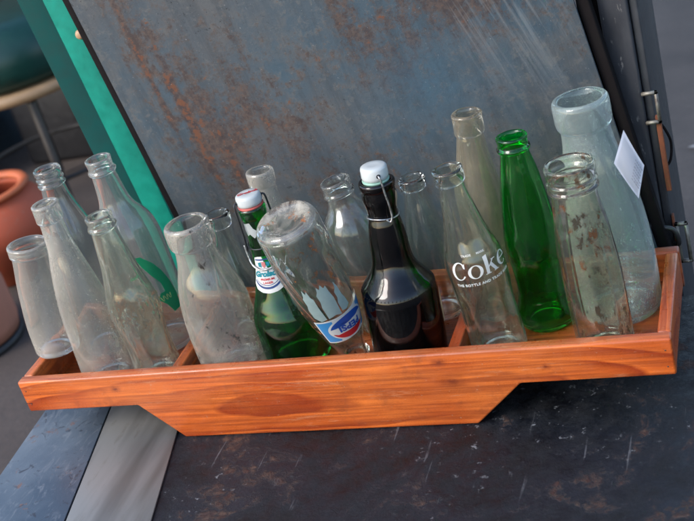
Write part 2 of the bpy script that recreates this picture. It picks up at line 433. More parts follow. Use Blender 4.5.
bm = prism([(xs1(YF) + .001, YF + .004), (xs2(YF), YF + .004), (xs2(YS), YS), (xs1(YS) + .001, YS)], ZT + .0002, ZT + .0024, 2, .0006)
o = link('metal_strip', bm, zmat); tag(o, 'pale zinc-grey metal strip between the blue plate and the black rusty steel', 'metal strip')

# ================================================================= BACK PANEL
pm = N('rusty_blue_steel'); v = pm.coord()
lean = pm.coord(scale=(1, 1, .22))
b1 = pm.noise(v, 4.0, 5, .6); b2 = pm.noise(v, 26, 8, .72); b3 = pm.noise(v, 130, 5, .7); b4 = pm.noise(lean, 18, 6, .65)
b5 = pm.noise(pm.coord(scale=(1, 1, .10)), 42, 7, .75)
b6 = pm.noise(v, 60, 9, .8)
c = pm.mix(pm.ramp(b1, (.38, 0.0), (.58, 1.0)), (.046, .072, .092), (.066, .071, .076))
c = pm.mix(pm.ramp(b2, (.46, 0.0), (.58, .65)), c, (.085, .088, .088))
c = pm.mix(pm.ramp(b5, (.42, .4), (.53, 0.0)), c, (.034, .041, .048))
c = pm.mix(pm.ramp(b6, (.52, 0.0), (.60, .6)), c, (.105, .105, .10))
sep = pm.n('SeparateXYZ', j0=v)
lx, lz = sep.outputs[0], sep.outputs[2]
def blob(cx, cz, w_, h_, amp=1.0):
    dx = pm.math('DIVIDE', pm.math('SUBTRACT', lx, cx), w_); dz = pm.math('DIVIDE', pm.math('SUBTRACT', lz, cz), h_)
    d = pm.math('ADD', pm.math('MULTIPLY', dx, dx), pm.math('MULTIPLY', dz, dz))
    return pm.math('MULTIPLY', pm.math('EXPONENT', pm.math('MULTIPLY', d, -1)), amp)
def tot(*bs):
    s_ = bs[0]
    for q in bs[1:]: s_ = pm.math('ADD', s_, q)
    return s_
# rust follows runs: a long streak on the left and patches in the middle
rmask = tot(blob(.075, .50, .045, .22, .065), blob(.080, .38, .006, .10, .13), blob(.110, .28, .005, .07, .10), blob(.055, .46, .004, .10, .12), blob(.14, .35, .07, .09, .10), blob(.35, .40, .09, .08, .06), blob(.30, .24, .035, .05, .08), blob(.50, .42, .14, .05, .07), blob(.22, .22, .03, .1, .07))
b7 = pm.noise(v, 150, 6, .8)
rf = tot(pm.math('MULTIPLY', b2, .30), pm.math('MULTIPLY', b6, .24), pm.math('MULTIPLY', b7, .24), pm.math('MULTIPLY', b4, .22), rmask)
rcol = pm.mix(pm.ramp(b3, (.42, 0.0), (.58, 1.0)), (.040, .020, .015), (.080, .048, .034))
c = pm.mix(pm.ramp(rf, (.535, 0.0), (.60, .72)), c, rcol)
c = pm.mix(pm.ramp(tot(pm.math('MULTIPLY', b6, .7), pm.math('MULTIPLY', b3, .3), pm.math('MULTIPLY', rmask, .8)), (.635, 0.0), (.67, .85)), c, (.125, .048, .024))
c = pm.mix(pm.math('MULTIPLY', blob(.40, .33, .07, .05, .6), pm.ramp(b2, (.4, .1), (.55, 1.0))), c, (.028, .082, .125))
c = pm.mix(pm.ramp(pm.noise(v, 340, 4, .7), (.655, 0.0), (.69, .8)), c, (.24, .24, .235))
c = pm.mix(pm.math('MULTIPLY', pm.ramp(pm.noise(v, 150, 8, .8), (.36, .9), (.40, 0.0)), pm.ramp(b1, (.42, .1), (.56, 1.0))), c, (.008, .008, .009))
# pale wiped streaks, upper right
sx = pm.math('ADD', lx, pm.math('MULTIPLY', lz, .22))
st = pm.n('CombineXYZ', j0=pm.math('MULTIPLY', sx, 110), j2=pm.math('MULTIPLY', lz, 5)).outputs[0]
sn = pm.noise(st, 1, 4, .6)
wm = tot(blob(.52, .42, .05, .13, .9), blob(.46, .40, .03, .06, .5))
c = pm.mix(pm.math('MULTIPLY', pm.ramp(sn, (.5, 0.0), (.68, .75)), pm.math('MINIMUM', wm, 1)), c, (.19, .205, .21))
pmat = pm.done(pm.bsdf(c, pm.ramp(b2, (.35, .42), (.65, .75)), .0, pm.bump(pm.math('ADD', b6, rf), .6, .0012), .22))
LEAN = math.radians(-7.9)
panel = empty('metal_sheet', (.19, .246, -.12), 'large rust-streaked blue-grey sheet metal panel standing behind the bottles', 'metal panel')
panel.rotation_euler = (0, LEAN, 0)
bm = box(.0, .583, -.003, .001, 0, .80, .0008); link('sheet', bm, pmat, panel)
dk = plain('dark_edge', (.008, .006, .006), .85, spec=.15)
bm = box(-.0100, -.0005, -.001, .008, 0, .80, .001); link('gap_strip', bm, dk, panel)
bm = box(.5835, .597, .004, .02, 0, .80, .002); link('gap_strip', bm, dk, panel)  # black strip paints the darkness of the gap beside the case

# teal post
pp = empty('teal_post', (.166, .284, -.5), 'bright teal painted steel post leaning behind the left edge of the rusty panel', 'post')
pp.rotation_euler = (0, math.radians(-6.0), 0)
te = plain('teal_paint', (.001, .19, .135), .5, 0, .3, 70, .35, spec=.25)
te2 = plain('shaded_teal', (.001, .045, .040), .7, 0, .3, 60, .2, spec=.2)
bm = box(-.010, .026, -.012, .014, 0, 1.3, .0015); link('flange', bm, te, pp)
bm = box(-.048, -.0105, -.008, .016, 0, 1.3, .0015); link('shade_board', bm, te2, pp)  # separate board; the post's shaded face is put into its darker teal
for zz in (.83,):
    bm = lathe([(0, 0), (.006, 0), (.0065, .001), (.0055, .0035), (.003, .0048), (0, .005)], 20)
    bm.transform(Matrix.Translation((.020, -.0125, zz + .06)) @ Matrix.Rotation(PI / 2, 4, 'X')); link('bolt', bm, plain('tan_metal', (.45, .27, .15), .5), pp)

# ================================================================= METAL CASE AT RIGHT
case = empty('metal_case', (.76, .33, -.5), 'dark grey upright metal case with latches beyond the right end of the tray', 'case')
cm = N('dark_grey_steel'); v = cm.coord(scale=(1, 1, .3))
a1 = cm.noise(v, 22, 6, .65); a2 = cm.noise(v, 160, 4, .6)
c = cm.mix(cm.ramp(a1, (.35, 0.0), (.65, 1.0)), (.022, .023, .027), (.052, .052, .056))
c = cm.mix(cm.ramp(a2, (.64, 0.0), (.7, .6)), c, (.22, .2, .18))
cmat = cm.done(cm.bsdf(c, .6, .0, cm.bump(a1, .25, .001), .2))
bm = box(-.024, .008, -.06, .10, 0, .93, .003); link('side_wall', bm, cmat, case)
bm = box(.0085, .018, -.052, .10, 0, .93, .002); link('lid_flange', bm, plain('grey_steel', (.045, .045, .048), .45, .3), case)
bm = box(-.0495, -.0245, -.045, .10, 0, .93, .002); link('dark_gap_back', bm, dk, case)  # recessed black slab; the gap's shade is put into its colour
ls = N('worn_latch_metal'); v = ls.coord(); a1 = ls.noise(v, 90, 5, .6)
lmat = ls.done(ls.bsdf(ls.mix(ls.ramp(a1, (.4, 0.0), (.65, 1.0)), (.24, .22, .18), (.09, .07, .055)), .45, .35))
rs = plain('orange_rust', (.17, .05, .02), .9, 0, .5, 120, .5)
def bracket(name, x0, x1, z0, z1, y, t, mat, openleft=True, lab=None):
    bm = bmesh.new()
    pts = [(x0, y, z1), (x1, y, z1), (x1, y, z0), (x0, y, z0)]
    def rod(a, b):
        a = Vector(a); b = Vector(b); d = (b - a); m = Matrix.Translation((a + b) / 2) @ Vector((0, 0, 1)).rotation_difference(d.normalized()).to_matrix().to_4x4() @ Matrix.Diagonal((t, t, d.length + t, 1))
        bmesh.ops.create_cube(bm, size=1, matrix=m)
    for a, b in zip(pts, pts[1:]): rod(a, b)
    if not openleft: rod(pts[-1], pts[0])
    bmesh.ops.bevel(bm, geom=list(bm.edges), offset=t * .18, segments=2, affect='EDGES')
    return bm
bm = bracket('x', .010, .024, .667, .703, -.066, .0042, lmat); link('latch', bm, lmat, case)
bm = bracket('x', .023, .034, .477, .528, -.058, .0045, lmat, False); link('latch', bm, lmat, case)
bm = box(.0185, .0245, -.062, -.056, .575, .672, .001); link('rust_strip', bm, rs, case)
bm = box(.0185, .0215, -.058, -.05, .44, .54, .001); link('rust_strip', bm, rs, case)
hp = spline([(-.006, -.062, .533), (-.004, -.070, .535), (.010, -.074, .534), (.020, -.074, .530), (.024, -.073, .520), (.024, -.070, .508), (.018, -.0605, .503)], 6)
bm = tube(hp, .0030, 12); link('handle', bm, plain('dark_iron', (.045, .042, .04), .45, .5), case)
bm = tube(spline([(.0187, -.045, .66), (.026, -.05, .65), (.03, -.045, .63), (.027, -.05, .61), (.019, -.05, .60)], 6), .0016, 8); link('hook', bm, dk, case)

# ================================================================= OBJECTS IN THE LEFT BACKGROUND
terr = N('terracotta'); v = terr.coord(); a1 = terr.noise(v, 9, 6, .65); a2 = terr.noise(v, 70, 5, .65)
c = terr.mix(terr.ramp(a1, (.35, 0.0), (.7, 1.0)), (.40, .072, .026), (.32, .07, .03))
c = terr.mix(terr.ramp(a2, (.6, 0.0), (.72, .45)), c, (.30, .18, .12)); terrm = terr.done(terr.bsdf(c, .7, 0, terr.bump(a2, .2, .002)))
terrp = N('pale_terracotta'); v = terrp.coord(); a1 = terrp.noise(v, 7, 6, .65)
terrpm = terrp.done(terrp.bsdf(terrp.mix(terrp.ramp(a1, (.35, 0.0), (.68, 1.0)), (.50, .19, .115), (.36, .15, .095)), .85, 0, terrp.bump(a1, .2, .002)))
def pot(name, loc, R, h, mat, label, rot=(0, 0, 0), rimmat=None):
    root = empty(name, loc, label, 'pot'); root.rotation_euler = rot
    pr = [(0, 0), (R * .62, 0), (R * .68, h * .03), (R * 1.02, h * .25), (R * 1.26, h * .5), (R * 1.24, h * .68), (R * 1.0, h * .85), (R * .80, h * .935), (R * .74, h * .93), (R * .80, h * .86), (R * 1.14, h * .68), (R * 1.1, h * .5), (R * .6, h * .12), (0, h * .1)]
    link('body', lathe(pr, 72), mat, root)
    rr = [(R * .80, h * .937), (R * .9, h * .945), (R * .94, h * .97), (R * .90, h), (R * .80, h * 1.0), (R * .73, h * .98), (R * .725, h * .94), (R * .80, h * .937)]
    link('rim', lathe(rr, 72), rimmat or mat, root)
    return root
terro = plain('orange_terracotta', (.46, .11, .036), .65, 0, .2, 30, .2)
pot('terracotta_pot', (-1.04, 1.355, -.5), .126, .25, terrm, 'big orange terracotta pot with rounded rim at the left edge of the photo', rimmat=terro)
# overturned pale pot, near
r = empty('clay_pot', (-.962, .998, -.5), 'pale pink clay pot with a shadow line painted black at its foot, nearest the camera at lower left', 'pot')
link('body', lathe([(0, .02), (.110, .02), (.122, .022), (.128, .05), (.127, .14), (.118, .215), (.112, .222), (.104, .215), (.112, .14), (.11, .04), (0, .03)], 64), terrpm, r)
link('foot', lathe([(.125, .0015), (.127, .002), (.128, .01), (.124, .018), (.118, .0165), (.118, .003), (.125, .0015)], 64), plain('shadow_gap_black', (.02, .018, .018), .6), r)  # black ring stands for the shadow gap under the pot
# dark jar
r = empty('dark_jar', (-1.74, 2.02, -.5), 'round dark brown glazed jar standing at the left edge behind the terracotta pot', 'jar')
link('body', lathe([(0, 0), (.12, 0), (.17, .06), (.22, .17), (.215, .26), (.17, .33), (.135, .35), (.13, .345), (.16, .32), (.20, .25), (0, .03)], 56), plain('brown_glaze', (.045, .018, .012), .3, 0, .4, 18), r)
link('rim', lathe([(.136, .351), (.148, .356), (.15, .366), (.14, .372), (.13, .366), (.131, .352), (.136, .351)], 56), plain('brown_glaze_rim', (.08, .03, .02), .35), r)
# stool with green cushion
st_ = empty('padded_stool', (-1.10, 1.78, -.5), 'stool with dark green padded seat and tan wooden rim at top left', 'stool')
gr = plain('green_vinyl', (.001, .030, .023), .33, 0, .25, 20)
tan = plain('tan_wood', (.30, .19, .10), .5, 0, .25, 30)
link('cushion', lathe([(0, .42), (.21, .42), (.24, .435), (.25, .47), (.245, .53), (.22, .57), (.15, .59), (0, .595)], 64), gr, st_)
link('seat_rim', lathe([(.0, .385), (.22, .385), (.246, .388), (.252, .40), (.248, .415), (.23, .4185), (0, .4185)], 64), tan, st_)
for a in (35, 125, 215, 305):
    ca, sa = math.cos(math.radians(a)), math.sin(math.radians(a))
    link('leg', tube(spline([(ca * .20, sa * .20, .384), (ca * .23, sa * .23, .22), (ca * .27, sa * .27, .012)], 6), lambda t: .013 - .003 * t, 12), plain('dark_leg', (.035, .028, .024), .4), st_)
link('foot_ring', tube([(math.cos(q * PI / 20) * .232, math.sin(q * PI / 20) * .232, .15) for q in range(40)], .007, 10, True), plain('dark_ring', (.05, .045, .04), .4, .5), st_)
# bentwood hoop: pale curved line at far left
o = link('curved_cane', tube(spline([(-1.32, 1.62, .10), (-1.36, 1.66, -.04), (-1.31, 1.68, -.2), (-1.22, 1.66, -.36), (-1.14, 1.62, -.495)], 8), .009, 12), plain('cane', (.18, .125, .08), .5)); tag(o, 'thin curved pale wooden cane rising in front of the green stool', 'cane')
# blue-grey rounded canister
r = empty('canister', (-1.66, 2.30, -.5), 'blue-grey rounded canister partly hidden at the far left behind the pots', 'canister')
link('body', lathe([(0, 0), (.07, 0), (.085, .02), (.088, .2), (.085, .40), (.06, .44), (0, .45)], 48), plain('blue_grey', (.05, .075, .095), .4), r)
link('lid', lathe([(0, .4505), (.045, .4505), (.05, .46), (.04, .475), (0, .478)], 32), plain('blue_grey_lid', (.03, .045, .06), .4), r)
# dark bins and grey panel behind
r = empty('black_bin', (-1.13, 2.18, -.5), 'tall black plastic bin in the shade behind the stool', 'bin')
blk = plain('black_plastic', (.012, .012, .014), .4)
bm = box(-.30, .24, -.08, .2, 0, .34, .02); link('body', bm, blk, r)
bm = box(-.31, .25, -.09, .21, .341, .375, .012); link('lid', bm, blk, r)
r = empty('grey_crate', (-.86, 2.65, -.5), 'grey-brown crate standing between the black bin and the teal post', 'crate')
gcm = plain('grey_crate_paint', (.05, .044, .04), .7)
bm = box(-.16, .16, -.12, .12, 0, .40, .008); link('body', bm, gcm, r)
for zz in (.08, .2, .32):
    bm = box(-.17, .17, -.133, -.1205, zz - .02, zz + .02, .004); link('rail', bm, plain('slate_rail', (.05, .055, .068), .5), r)
r = empty('stone_pot', (-.53, 1.62, -.5), 'beige stone planter seen between the clear bottle necks at left', 'planter')
link('body', lathe([(0, 0), (.10, 0), (.14, .05), (.155, .15), (.15, .2), (.135, .21), (.12, .2), (.125, .12), (0, .05)], 48), plain('beige_stone', (.12, .095, .078), .9), r)
r = empty('red_planter', (-2.35, 2.9, -.5), 'large red-brown planter in shadow at the upper left edge', 'planter')
link('body', lathe([(0, 0), (.3, 0), (.34, .05), (.42, .55), (.45, .6), (.44, .64), (.38, .64), (.36, .55), (0, .5)], 56), plain('red_brown', (.10, .032, .025), .8), r)
# back wall of sheds behind the yard, so glass has something real to reflect behind
bw = N('shed_boards'); v = bw.coord(scale=(1, 1, .2)); a1 = bw.noise(v, 3, 5, .6)
bwm = bw.done(bw.bsdf(bw.mix(bw.ramp(a1, (.35, 0.0), (.65, 1.0)), (.02, .018, .018), (.05, .045, .042)), .8))
bm = box(-4.2, -.9, 3.6, 3.7, -.5, 1.9, .01); o = link('shed_wall', bm, bwm); tag(o, 'dark shed wall in deep shade behind the stool and bins', 'wall')

# ================================================================= TRAY
W, D, H0, HD, T = .792, .1905, .0451, .0507, .0147
tray = empty('wooden_tray', (W / 2, D / 2, ZT), 'orange varnished pine tray with dividers holding all the old bottles', 'tray')
def tw(bm): bm.transform(Matrix.Translation((-W / 2, -D / 2, -ZT))); return bm
sh = (W / 2, D / 2, -ZT)
def lo(x, z): return (x - W / 2, 0, z + HD)
wf = wood('front_pine', 0, (-.0 , .02, -.055), [( .555 - W / 2, 0, .008 + HD, .004), (.545 - W / 2, 0, .034 + HD, .0022), (.135 - W / 2, 0, .026 + HD, .0018), (.66 - W/2, 0, .02+HD, .0015)])
wb = wood('back_pine', 0, (.2, -.02, .04), (), .75); we = wood('end_pine', 1, (.03, .1, .02)); wfl = wood('floor_pine', 0, (.1, .3, .01), (), .6); wd = wood('divider_pine', 1, (.01, .0, .03), (), .7)  # back, floor and dividers darkened: the tray's inner shade put into the colour
outline = [(0, 0), (.1562, 0), (.2042, -HD), (.5718, -HD), (.6287, 0), (W, 0), (W, H0), (0, H0)]
# end boards overlap the side boards' ends by a rebate: side boards run full length, ends butt between them
bm = prism(outline, 0, T, 1, .0028, 4); fb = autosmooth(link('front_board', tw(bm), wf, tray), 50)
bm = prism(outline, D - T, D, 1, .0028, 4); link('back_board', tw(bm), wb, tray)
bm = box(0.0006, T, T + .0004, D - T - .0004, .0006, H0 - .0004, .0026, 4); link('end_board', tw(bm), we, tray)
bm = box(W - T, W - .0006, T + .0004, D - T - .0004, .0006, H0 - .0004, .0026, 4); link('end_board', tw(bm), we, tray)
for x in (.2170, .5600):
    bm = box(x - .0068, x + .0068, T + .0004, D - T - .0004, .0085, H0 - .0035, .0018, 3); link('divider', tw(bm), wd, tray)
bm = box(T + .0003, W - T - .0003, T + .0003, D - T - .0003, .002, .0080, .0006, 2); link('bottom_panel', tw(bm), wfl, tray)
nailm = plain('nail_head', (.09, .045, .03), .5, .4)
for x in (.0075, W - .0075):
    for z in (.011, .031):
        bm = lathe([(0, 0), (.0009, 0), (.0010, .0003), (.0008, .0005), (0, .0006)], 14)
        bm.transform(Matrix.Translation((x, .0003, z)) @ Matrix.Rotation(PI / 2, 4, 'X')); link('nail', tw(bm), nailm, tray)
# a split in the left end grain
bm = box(.0005, .0095, -.0003, .003, .0125, .0135, .0002, 1); link('split', tw(bm), plain('split_dark', (.03, .01, .006), .9), tray)

# ================================================================= BOTTLES
G = 'old glass bottles in the tray'
clear = glass('clear_glass', (.955, .98, .97), .0, .18, (.60, .57, .51), .04, cover=.4)
clear2 = glass('clear_glass_clean', (.96, .98, .97), .0, .08, (.46, .44, .40), .008, cover=.3)
clear5 = glass('clear_glass_fogged', (.955, .98, .97), .0, .18, (.62, .58, .52), .12, cover=.5, fleck=.6, smooth=.4)
clear3 = glass('clear_glass_cola', (.965, .98, .97), .0, .11, (.60, .54, .44), .02, low=.014, cover=.35, spots=.395, spotcol=(.28, .10, .035))
frost = glass('frosted_glass', (.96, .975, .97), .015, .17, (.68, .615, .52), .22, cover=.8, fleck=.5, smooth=.55)
frost2 = glass('milky_glass', (.92, .975, .97), .015, .16, (.60, .68, .64), .18, cover=.7, fleck=.5, smooth=.5)
milk6 = glass('milk_bottle_glass', (.96, .97, .96), .015, .17, (.66, .60, .51), .19, fleck=.5, smooth=.45, spots=.375, spotcol=(.03, .026, .022), low=.02, cover=.7)
tang = glass('dusty_tan_glass', (.95, .94, .89), .01, .13, (.62, .51, .35), .09, cover=.6, fleck=.4, smooth=.5)
dirty = glass('dirty_glass', (.955, .96, .92), .005, .14, (.36, .31, .24), .02, spots=.415, spotcol=(.10, .045, .022), low=.03, cover=.4)
cokeg = glass('contour_glass', (.95, .98, .955), .0, .11, (.52, .48, .39), .015, low=.03, wob=.06, cover=.4)
embg = glass('contour_glass_dirty', (.945, .97, .93), .0, .24, (.58, .54, .44), .04, low=.04, wob=.3, cover=.5)
green = glass('green_glass', (.03, .88, .30), .0, .05, (.12, .30, .16), .002, wob=.06, cover=.4)
green2 = glass('dark_green_glass', (.03, .66, .24), .0, .06, (.12, .22, .16), .003, wob=.06, cover=.4)
brown = glass('brown_glass', (.20, .040, .030), .0, .02, (.22, .19, .20), .003, wob=.08, cover=.4)

def flutes(n, amp, f0, f1, soft=.05, ph=0, twist=0):
    def f(fr, a, r):
        w_ = max(0, min(1, (fr - f0) / soft)) * max(0, min(1, (f1 - fr) / soft))
        return -amp * w_ * (.5 - .5 * math.cos(n * (a + twist * fr) + ph)) if w_ > 0 else 0
    return f
def relief(amp, f0, f1, freq=140):
    def f(fr, a, r):
        w_ = max(0, min(1, (fr - f0) / .02)) * max(0, min(1, (f1 - fr) / .02))
        return amp * w_ * max(0, noise.noise(Vector((math.cos(a) * r * freq * 2, math.sin(a) * r * freq * 2, fr * 45)))) if w_ > 0 else 0
    return f
def both(*fs): return lambda fr, a, r: sum(f(fr, a, r) for f in fs)

B1 = Bottle('glass_bottle', 'short frosted wide-mouth bottle propped over the left end of the tray', (.0240, .0670, .0480), (.0386, .0777, .1969),
            [(0, 24.5), (.02, 26), (.06, 26.5), (.25, 28), (.45, 28), (.65, 26.5), (.8, 24.5), (.9, 23.5)], frost, 'band', group=None, seed=1)
B2 = Bottle('glass_bottle', 'tall frosted bottle with long tapering neck, second from left in the front row', (.0956, .0550, .0085), (.1001, .0583, .2553),
            [(0, 30), (.015, 32), (.06, 33), (.3, 31.5), (.45, 30), (.55, 27), (.66, 22), (.76, 17.2), (.85, 14.8), (.905, 14.2)], frost, 'band', seed=2)
B3 = Bottle('glass_bottle', 'clear bottle with beaded collar and sloping shoulders behind the tall frosted one', (.0530, .1350, .0085), (.0611, .1408, .2657),
            [(0, 33), (.02, 35), (.1, 36), (.5, 36), (.64, 33), (.73, 27), (.80, 21), (.86, 16.5), (.91, 15)], clear, 'screw', seed=3)
B4 = Bottle('contour_bottle', 'clear fluted contour bottle with embossed waist left of the first divider', (.1690, .0520, .0085), (.1704, .0496, .2354),
            [(0, 26), (.02, 28.5), (.1, 28.5), (.2, 27.2), (.3, 29), (.42, 30.5), (.52, 29.5), (.6, 25.5), (.7, 21), (.8, 18), (.92, 14.6)], embg, 'crown', flute=both(flutes(10, .0016, .12, .36, .06), flutes(10, .0011, .52, .8, .08), relief(.0022, .36, .52)), seed=4, seg=176)
B5 = Bottle('glass_bottle', 'clear wide-shouldered soda bottle with a green printed emblem', (.1450, .1350, .0085), (.1425, .1316, .2728),
            [(0, 37), (.02, 39.5), (.1, 40), (.5, 40), (.59, 39.5), (.65, 36.5), (.695, 31), (.735, 24), (.78, 19.5), (.84, 17), (.925, 14.8)], clear5, 'crown', seed=5)
B6 = Bottle('milk_bottle', 'chunky frosted milk bottle with thick lip and black specks, right of the first divider', (.2710, .0610, .0085), (.2702, .0601, .2085),
            [(0, 38), (.02, 40.5), (.1, 41.5), (.35, 41.5), (.5, 39.5), (.62, 34), (.72, 27.5), (.80, 24), (.845, 23.2)], milk6, 'thick', seed=6, thick=3.2)
B7 = Bottle('glass_bottle', 'small clear bottle peeping out behind the frosted milk bottle', (.2620, .1440, .0085), (.2644, .1453, .1749),
            [(0, 26), (.02, 27.5), (.1, 28), (.4, 27.5), (.55, 24), (.7, 17.5), (.82, 13.6), (.89, 13)], clear2, 'band', seed=7)
B8 = Bottle('swing_top_bottle', 'dark green bottle with white stopper and oval white neck label', (.3500, .0740, .0085), (.3498, .0744, .2130),
            [(0, 36), (.02, 39), (.08, 40), (.28, 40), (.38, 35), (.46, 28.5), (.55, 23.2), (.66, 18.6), (.8, 15.4), (.93, 14)], green2, 'plain', seed=8)
B9 = Bottle('glass_bottle', 'hazy clear bottle behind the white-capped green one against the panel', (.3220, .1460, .0085), (.3345, .1518, .2208),
            [(0, 26), (.02, 27.5), (.1, 28), (.5, 27), (.65, 24), (.78, 19.5), (.86, 16.5), (.91, 15)], frost, 'plain', seed=9)

B10 = Bottle('soda_bottle', 'clear swirl-sided cola bottle standing upside down with a blue, white and red label', (.4330, .0500, .0085), (.4215, -.0020, .2280),
            [(0, 29), (.015, 33), (.05, 35), (.12, 35), (.3, 35.5), (.45, 34), (.6, 30), (.74, 24.5), (.85, 18), (.92, 15)], clear3, 'crown', seed=10, inverted=True, foot=7, thick=3,
            flute=flutes(12, .0012, .14, .58, .12, twist=2.2))
B11 = Bottle('glass_bottle', 'round-shouldered clear bottle with a rough chipped lip behind the upturned cola bottle', (.4480, .1400, .0085), (.4312, .1326, .2045),
            [(0, 34), (.02, 36), (.1, 36.5), (.55, 36.5), (.67, 35), (.75, 30.5), (.805, 23), (.85, 17.5), (.905, 15.8)], clear, 'crown', seed=11, chips=.0014)
B12 = Bottle('swing_top_bottle', 'nearly black brown bottle with white stopper and wire bail left of the second divider', (.4940, .0620, .0085), (.5055, .0682, .2277),
            [(0, 39), (.02, 42), (.08, 43), (.33, 43), (.385, 42.8), (.43, 40), (.475, 33), (.52, 26.5), (.58, 22.5), (.68, 21), (.765, 18.5), (.82, 15.8), (.865, 16.8), (.91, 18.8), (.955, 18)], brown, 'plain', seed=12)
B13 = Bottle('glass_bottle', 'slim clear bottle standing behind the dark brown swing-top bottle', (.5160, .1490, .0085), (.5166, .1485, .1891),
            [(0, 23), (.02, 24.5), (.1, 25), (.5, 25), (.65, 22), (.78, 17.5), (.87, 14), (.92, 13)], clear2, 'band', seed=13)
B14 = Bottle('contour_bottle', 'clear contour bottle with white cola lettering, just right of the second divider', (.6010, .0545, .0085), (.5900, .0512, .2389),
            [(0, 28), (.02, 30.5), (.1, 31), (.3, 31), (.42, 32), (.54, 31.6), (.60, 28.5), (.68, 24), (.78, 19), (.88, 15), (.925, 13.8)], cokeg, 'band',
            flute=both(flutes(10, .0014, .08, .38, .06), flutes(10, .0013, .60, .84, .06)), seed=14)
B15 = Bottle('glass_bottle', 'tall dusty tan bottle behind the white-lettered cola bottle', (.5820, .1420, .0085), (.5973, .1460, .2589),
            [(0, 27), (.02, 29), (.1, 29.5), (.5, 29), (.62, 26.5), (.72, 22), (.8, 18.5), (.87, 16), (.90, 14.6)], tang, 'band', seed=15)
B16 = Bottle('contour_bottle', 'bright green glass bottle with waisted foot', (.6460, .1100, .0085), (.6491, .1107, .2403),
            [(0, 26), (.015, 29.5), (.05, 32), (.09, 32), (.15, 28.8), (.2, 27.4), (.33, 28.8), (.48, 30.2), (.62, 27.5), (.72, 24.5), (.8, 21), (.88, 17), (.925, 15)], green, 'crown',
            flute=both(flutes(10, .0012, .16, .36, .06), flutes(10, .0012, .52, .80, .06), relief(.0014, .36, .5)), seed=16)
def octa(fr, a, r):
    w_ = max(0, min(1, (fr - .02) / .03)) * max(0, min(1, (.70 - fr) / .12))
    q = (a % (PI / 4)) - PI / 8
    return (r * math.cos(PI / 8) / math.cos(q) - r) * w_ * .95 + .0004 * w_
B17 = Bottle('faceted_bottle', 'brown-stained clear eight-sided bottle with ringed wide mouth, rightmost in the front row', (.7180, .0480, .0085), (.7151, .0469, .2297),
            [(0, 28), (.02, 30), (.06, 31), (.3, 31.5), (.5, 31), (.65, 28.5), (.75, 25.5), (.82, 23.8), (.87, 23.4)], dirty, 'screw', flute=octa, seed=17)
B18 = Bottle('milk_bottle', 'biggest pale aqua frosted bottle with heavy lip at the right end of the tray', (.7270, .1270, .0085), (.7233, .1274, .2652),
            [(0, 42), (.02, 45), (.06, 46.5), (.3, 46.5), (.42, 45), (.55, 41), (.68, 34.5), (.78, 28.5), (.84, 26.5), (.868, 26)], frost2, 'thick', seed=18, thick=3.2)

# ---- prints and labels
white = plain('white_print', (.56, .56, .53), .45, 0, .05, 200, .05)
def inkm(name, col, r=.45): return plain(name, col, r, 0, .06, 120, .05)
blue = inkm('blue_ink', (.008, .06, .28)); lblue = inkm('light_blue_ink', (.035, .21, .46)); red = inkm('red_ink', (.42, .015, .02)); navy = inkm('navy_ink', (.01, .035, .14)); teal = inkm('teal_ink', (.0, .16, .20)); pink = inkm('pink_ink', (.45, .14, .14)); gink = inkm('green_ink', (.0, .20, .085)); pale = inkm('yellow_green_ink', (.45, .50, .22))
paper = plain('label_paper', (.52, .52, .50), .6, 0, .05, 90, .1)

# white cola lettering on B14: letters drawn as broad-nib outlines
def crescent(cx, cy, rx, ry, irx, iry, ix, a0, a1, bm=None):
    return strip(arcpts(cx, cy, rx, ry, a0, a1), arcpts(cx + ix, cy, irx, iry, a0, a1), bm)
k_ = .001
bm = bmesh.new()
crescent(-25 * k_, 1.5 * k_, 8.4 * k_, 10.4 * k_, 5.6 * k_, 9.4 * k_, .6 * k_, 38, 325, bm)            # C
poly([(-19.3 * k_, 9.6 * k_), (-18.1 * k_, 9.9 * k_), (-18.0 * k_, 4.6 * k_), (-19.0 * k_, 4.6 * k_), (-20.6 * k_, 7.3 * k_)], bm)
crescent(-7.0 * k_, -1.2 * k_, 8.2 * k_, 7.7 * k_, 4.9 * k_, 6.9 * k_, 0, 0, 360, bm)                    # o
poly([(4.6 * k_, -7.2 * k_), (8.0 * k_, -7.2 * k_), (8.0 * k_, 13.2 * k_), (3.2 * k_, 12.4 * k_), (3.2 * k_, 11.6 * k_), (4.6 * k_, 11.2 * k_)], bm)  # k stem
poly([(3.0 * k_, -8.0 * k_), (9.6 * k_, -8.0 * k_), (9.6 * k_, -7.2 * k_), (3.0 * k_, -7.2 * k_)], bm)
poly([(8.0 * k_, -1.2 * k_), (14.6 * k_, 5.6 * k_), (13.6 * k_, 6.2 * k_), (8.0 * k_, .5 * k_)], bm)
poly([(11.8 * k_, 6.4 * k_), (17.2 * k_, 6.4 * k_), (17.2 * k_, 5.6 * k_), (11.8 * k_, 5.6 * k_)], bm)
poly([(9.4 * k_, .9 * k_), (11.9 * k_, 3.2 * k_), (18.4 * k_, -7.2 * k_), (14.6 * k_, -7.2 * k_)], bm)
poly([(13.4 * k_, -8.0 * k_), (19.8 * k_, -8.0 * k_), (19.8 * k_, -7.2 * k_), (13.4 * k_, -7.2 * k_)], bm)
crescent(27.5 * k_, .2 * k_, 7.6 * k_, 7.7 * k_, 4.7 * k_, 6.9 * k_, .6 * k_, 8, 318, bm)                # e
poly([(23.5 * k_, .2 * k_), (34.6 * k_, .2 * k_), (35.0 * k_, 1.4 * k_), (23.5 * k_, 1.1 * k_)], bm)
for v in bm.verts: v.co.x += v.co.y * .08
B14.wrap('white_lettering', bm, white, .1225, ang=9)
bm = text_bm('THE BOTTLE AND TRADE MARK', .0042, offset=.00012, space=1.12)
B14.wrap('small_white_lettering', bm, white, .1068, ang=12)
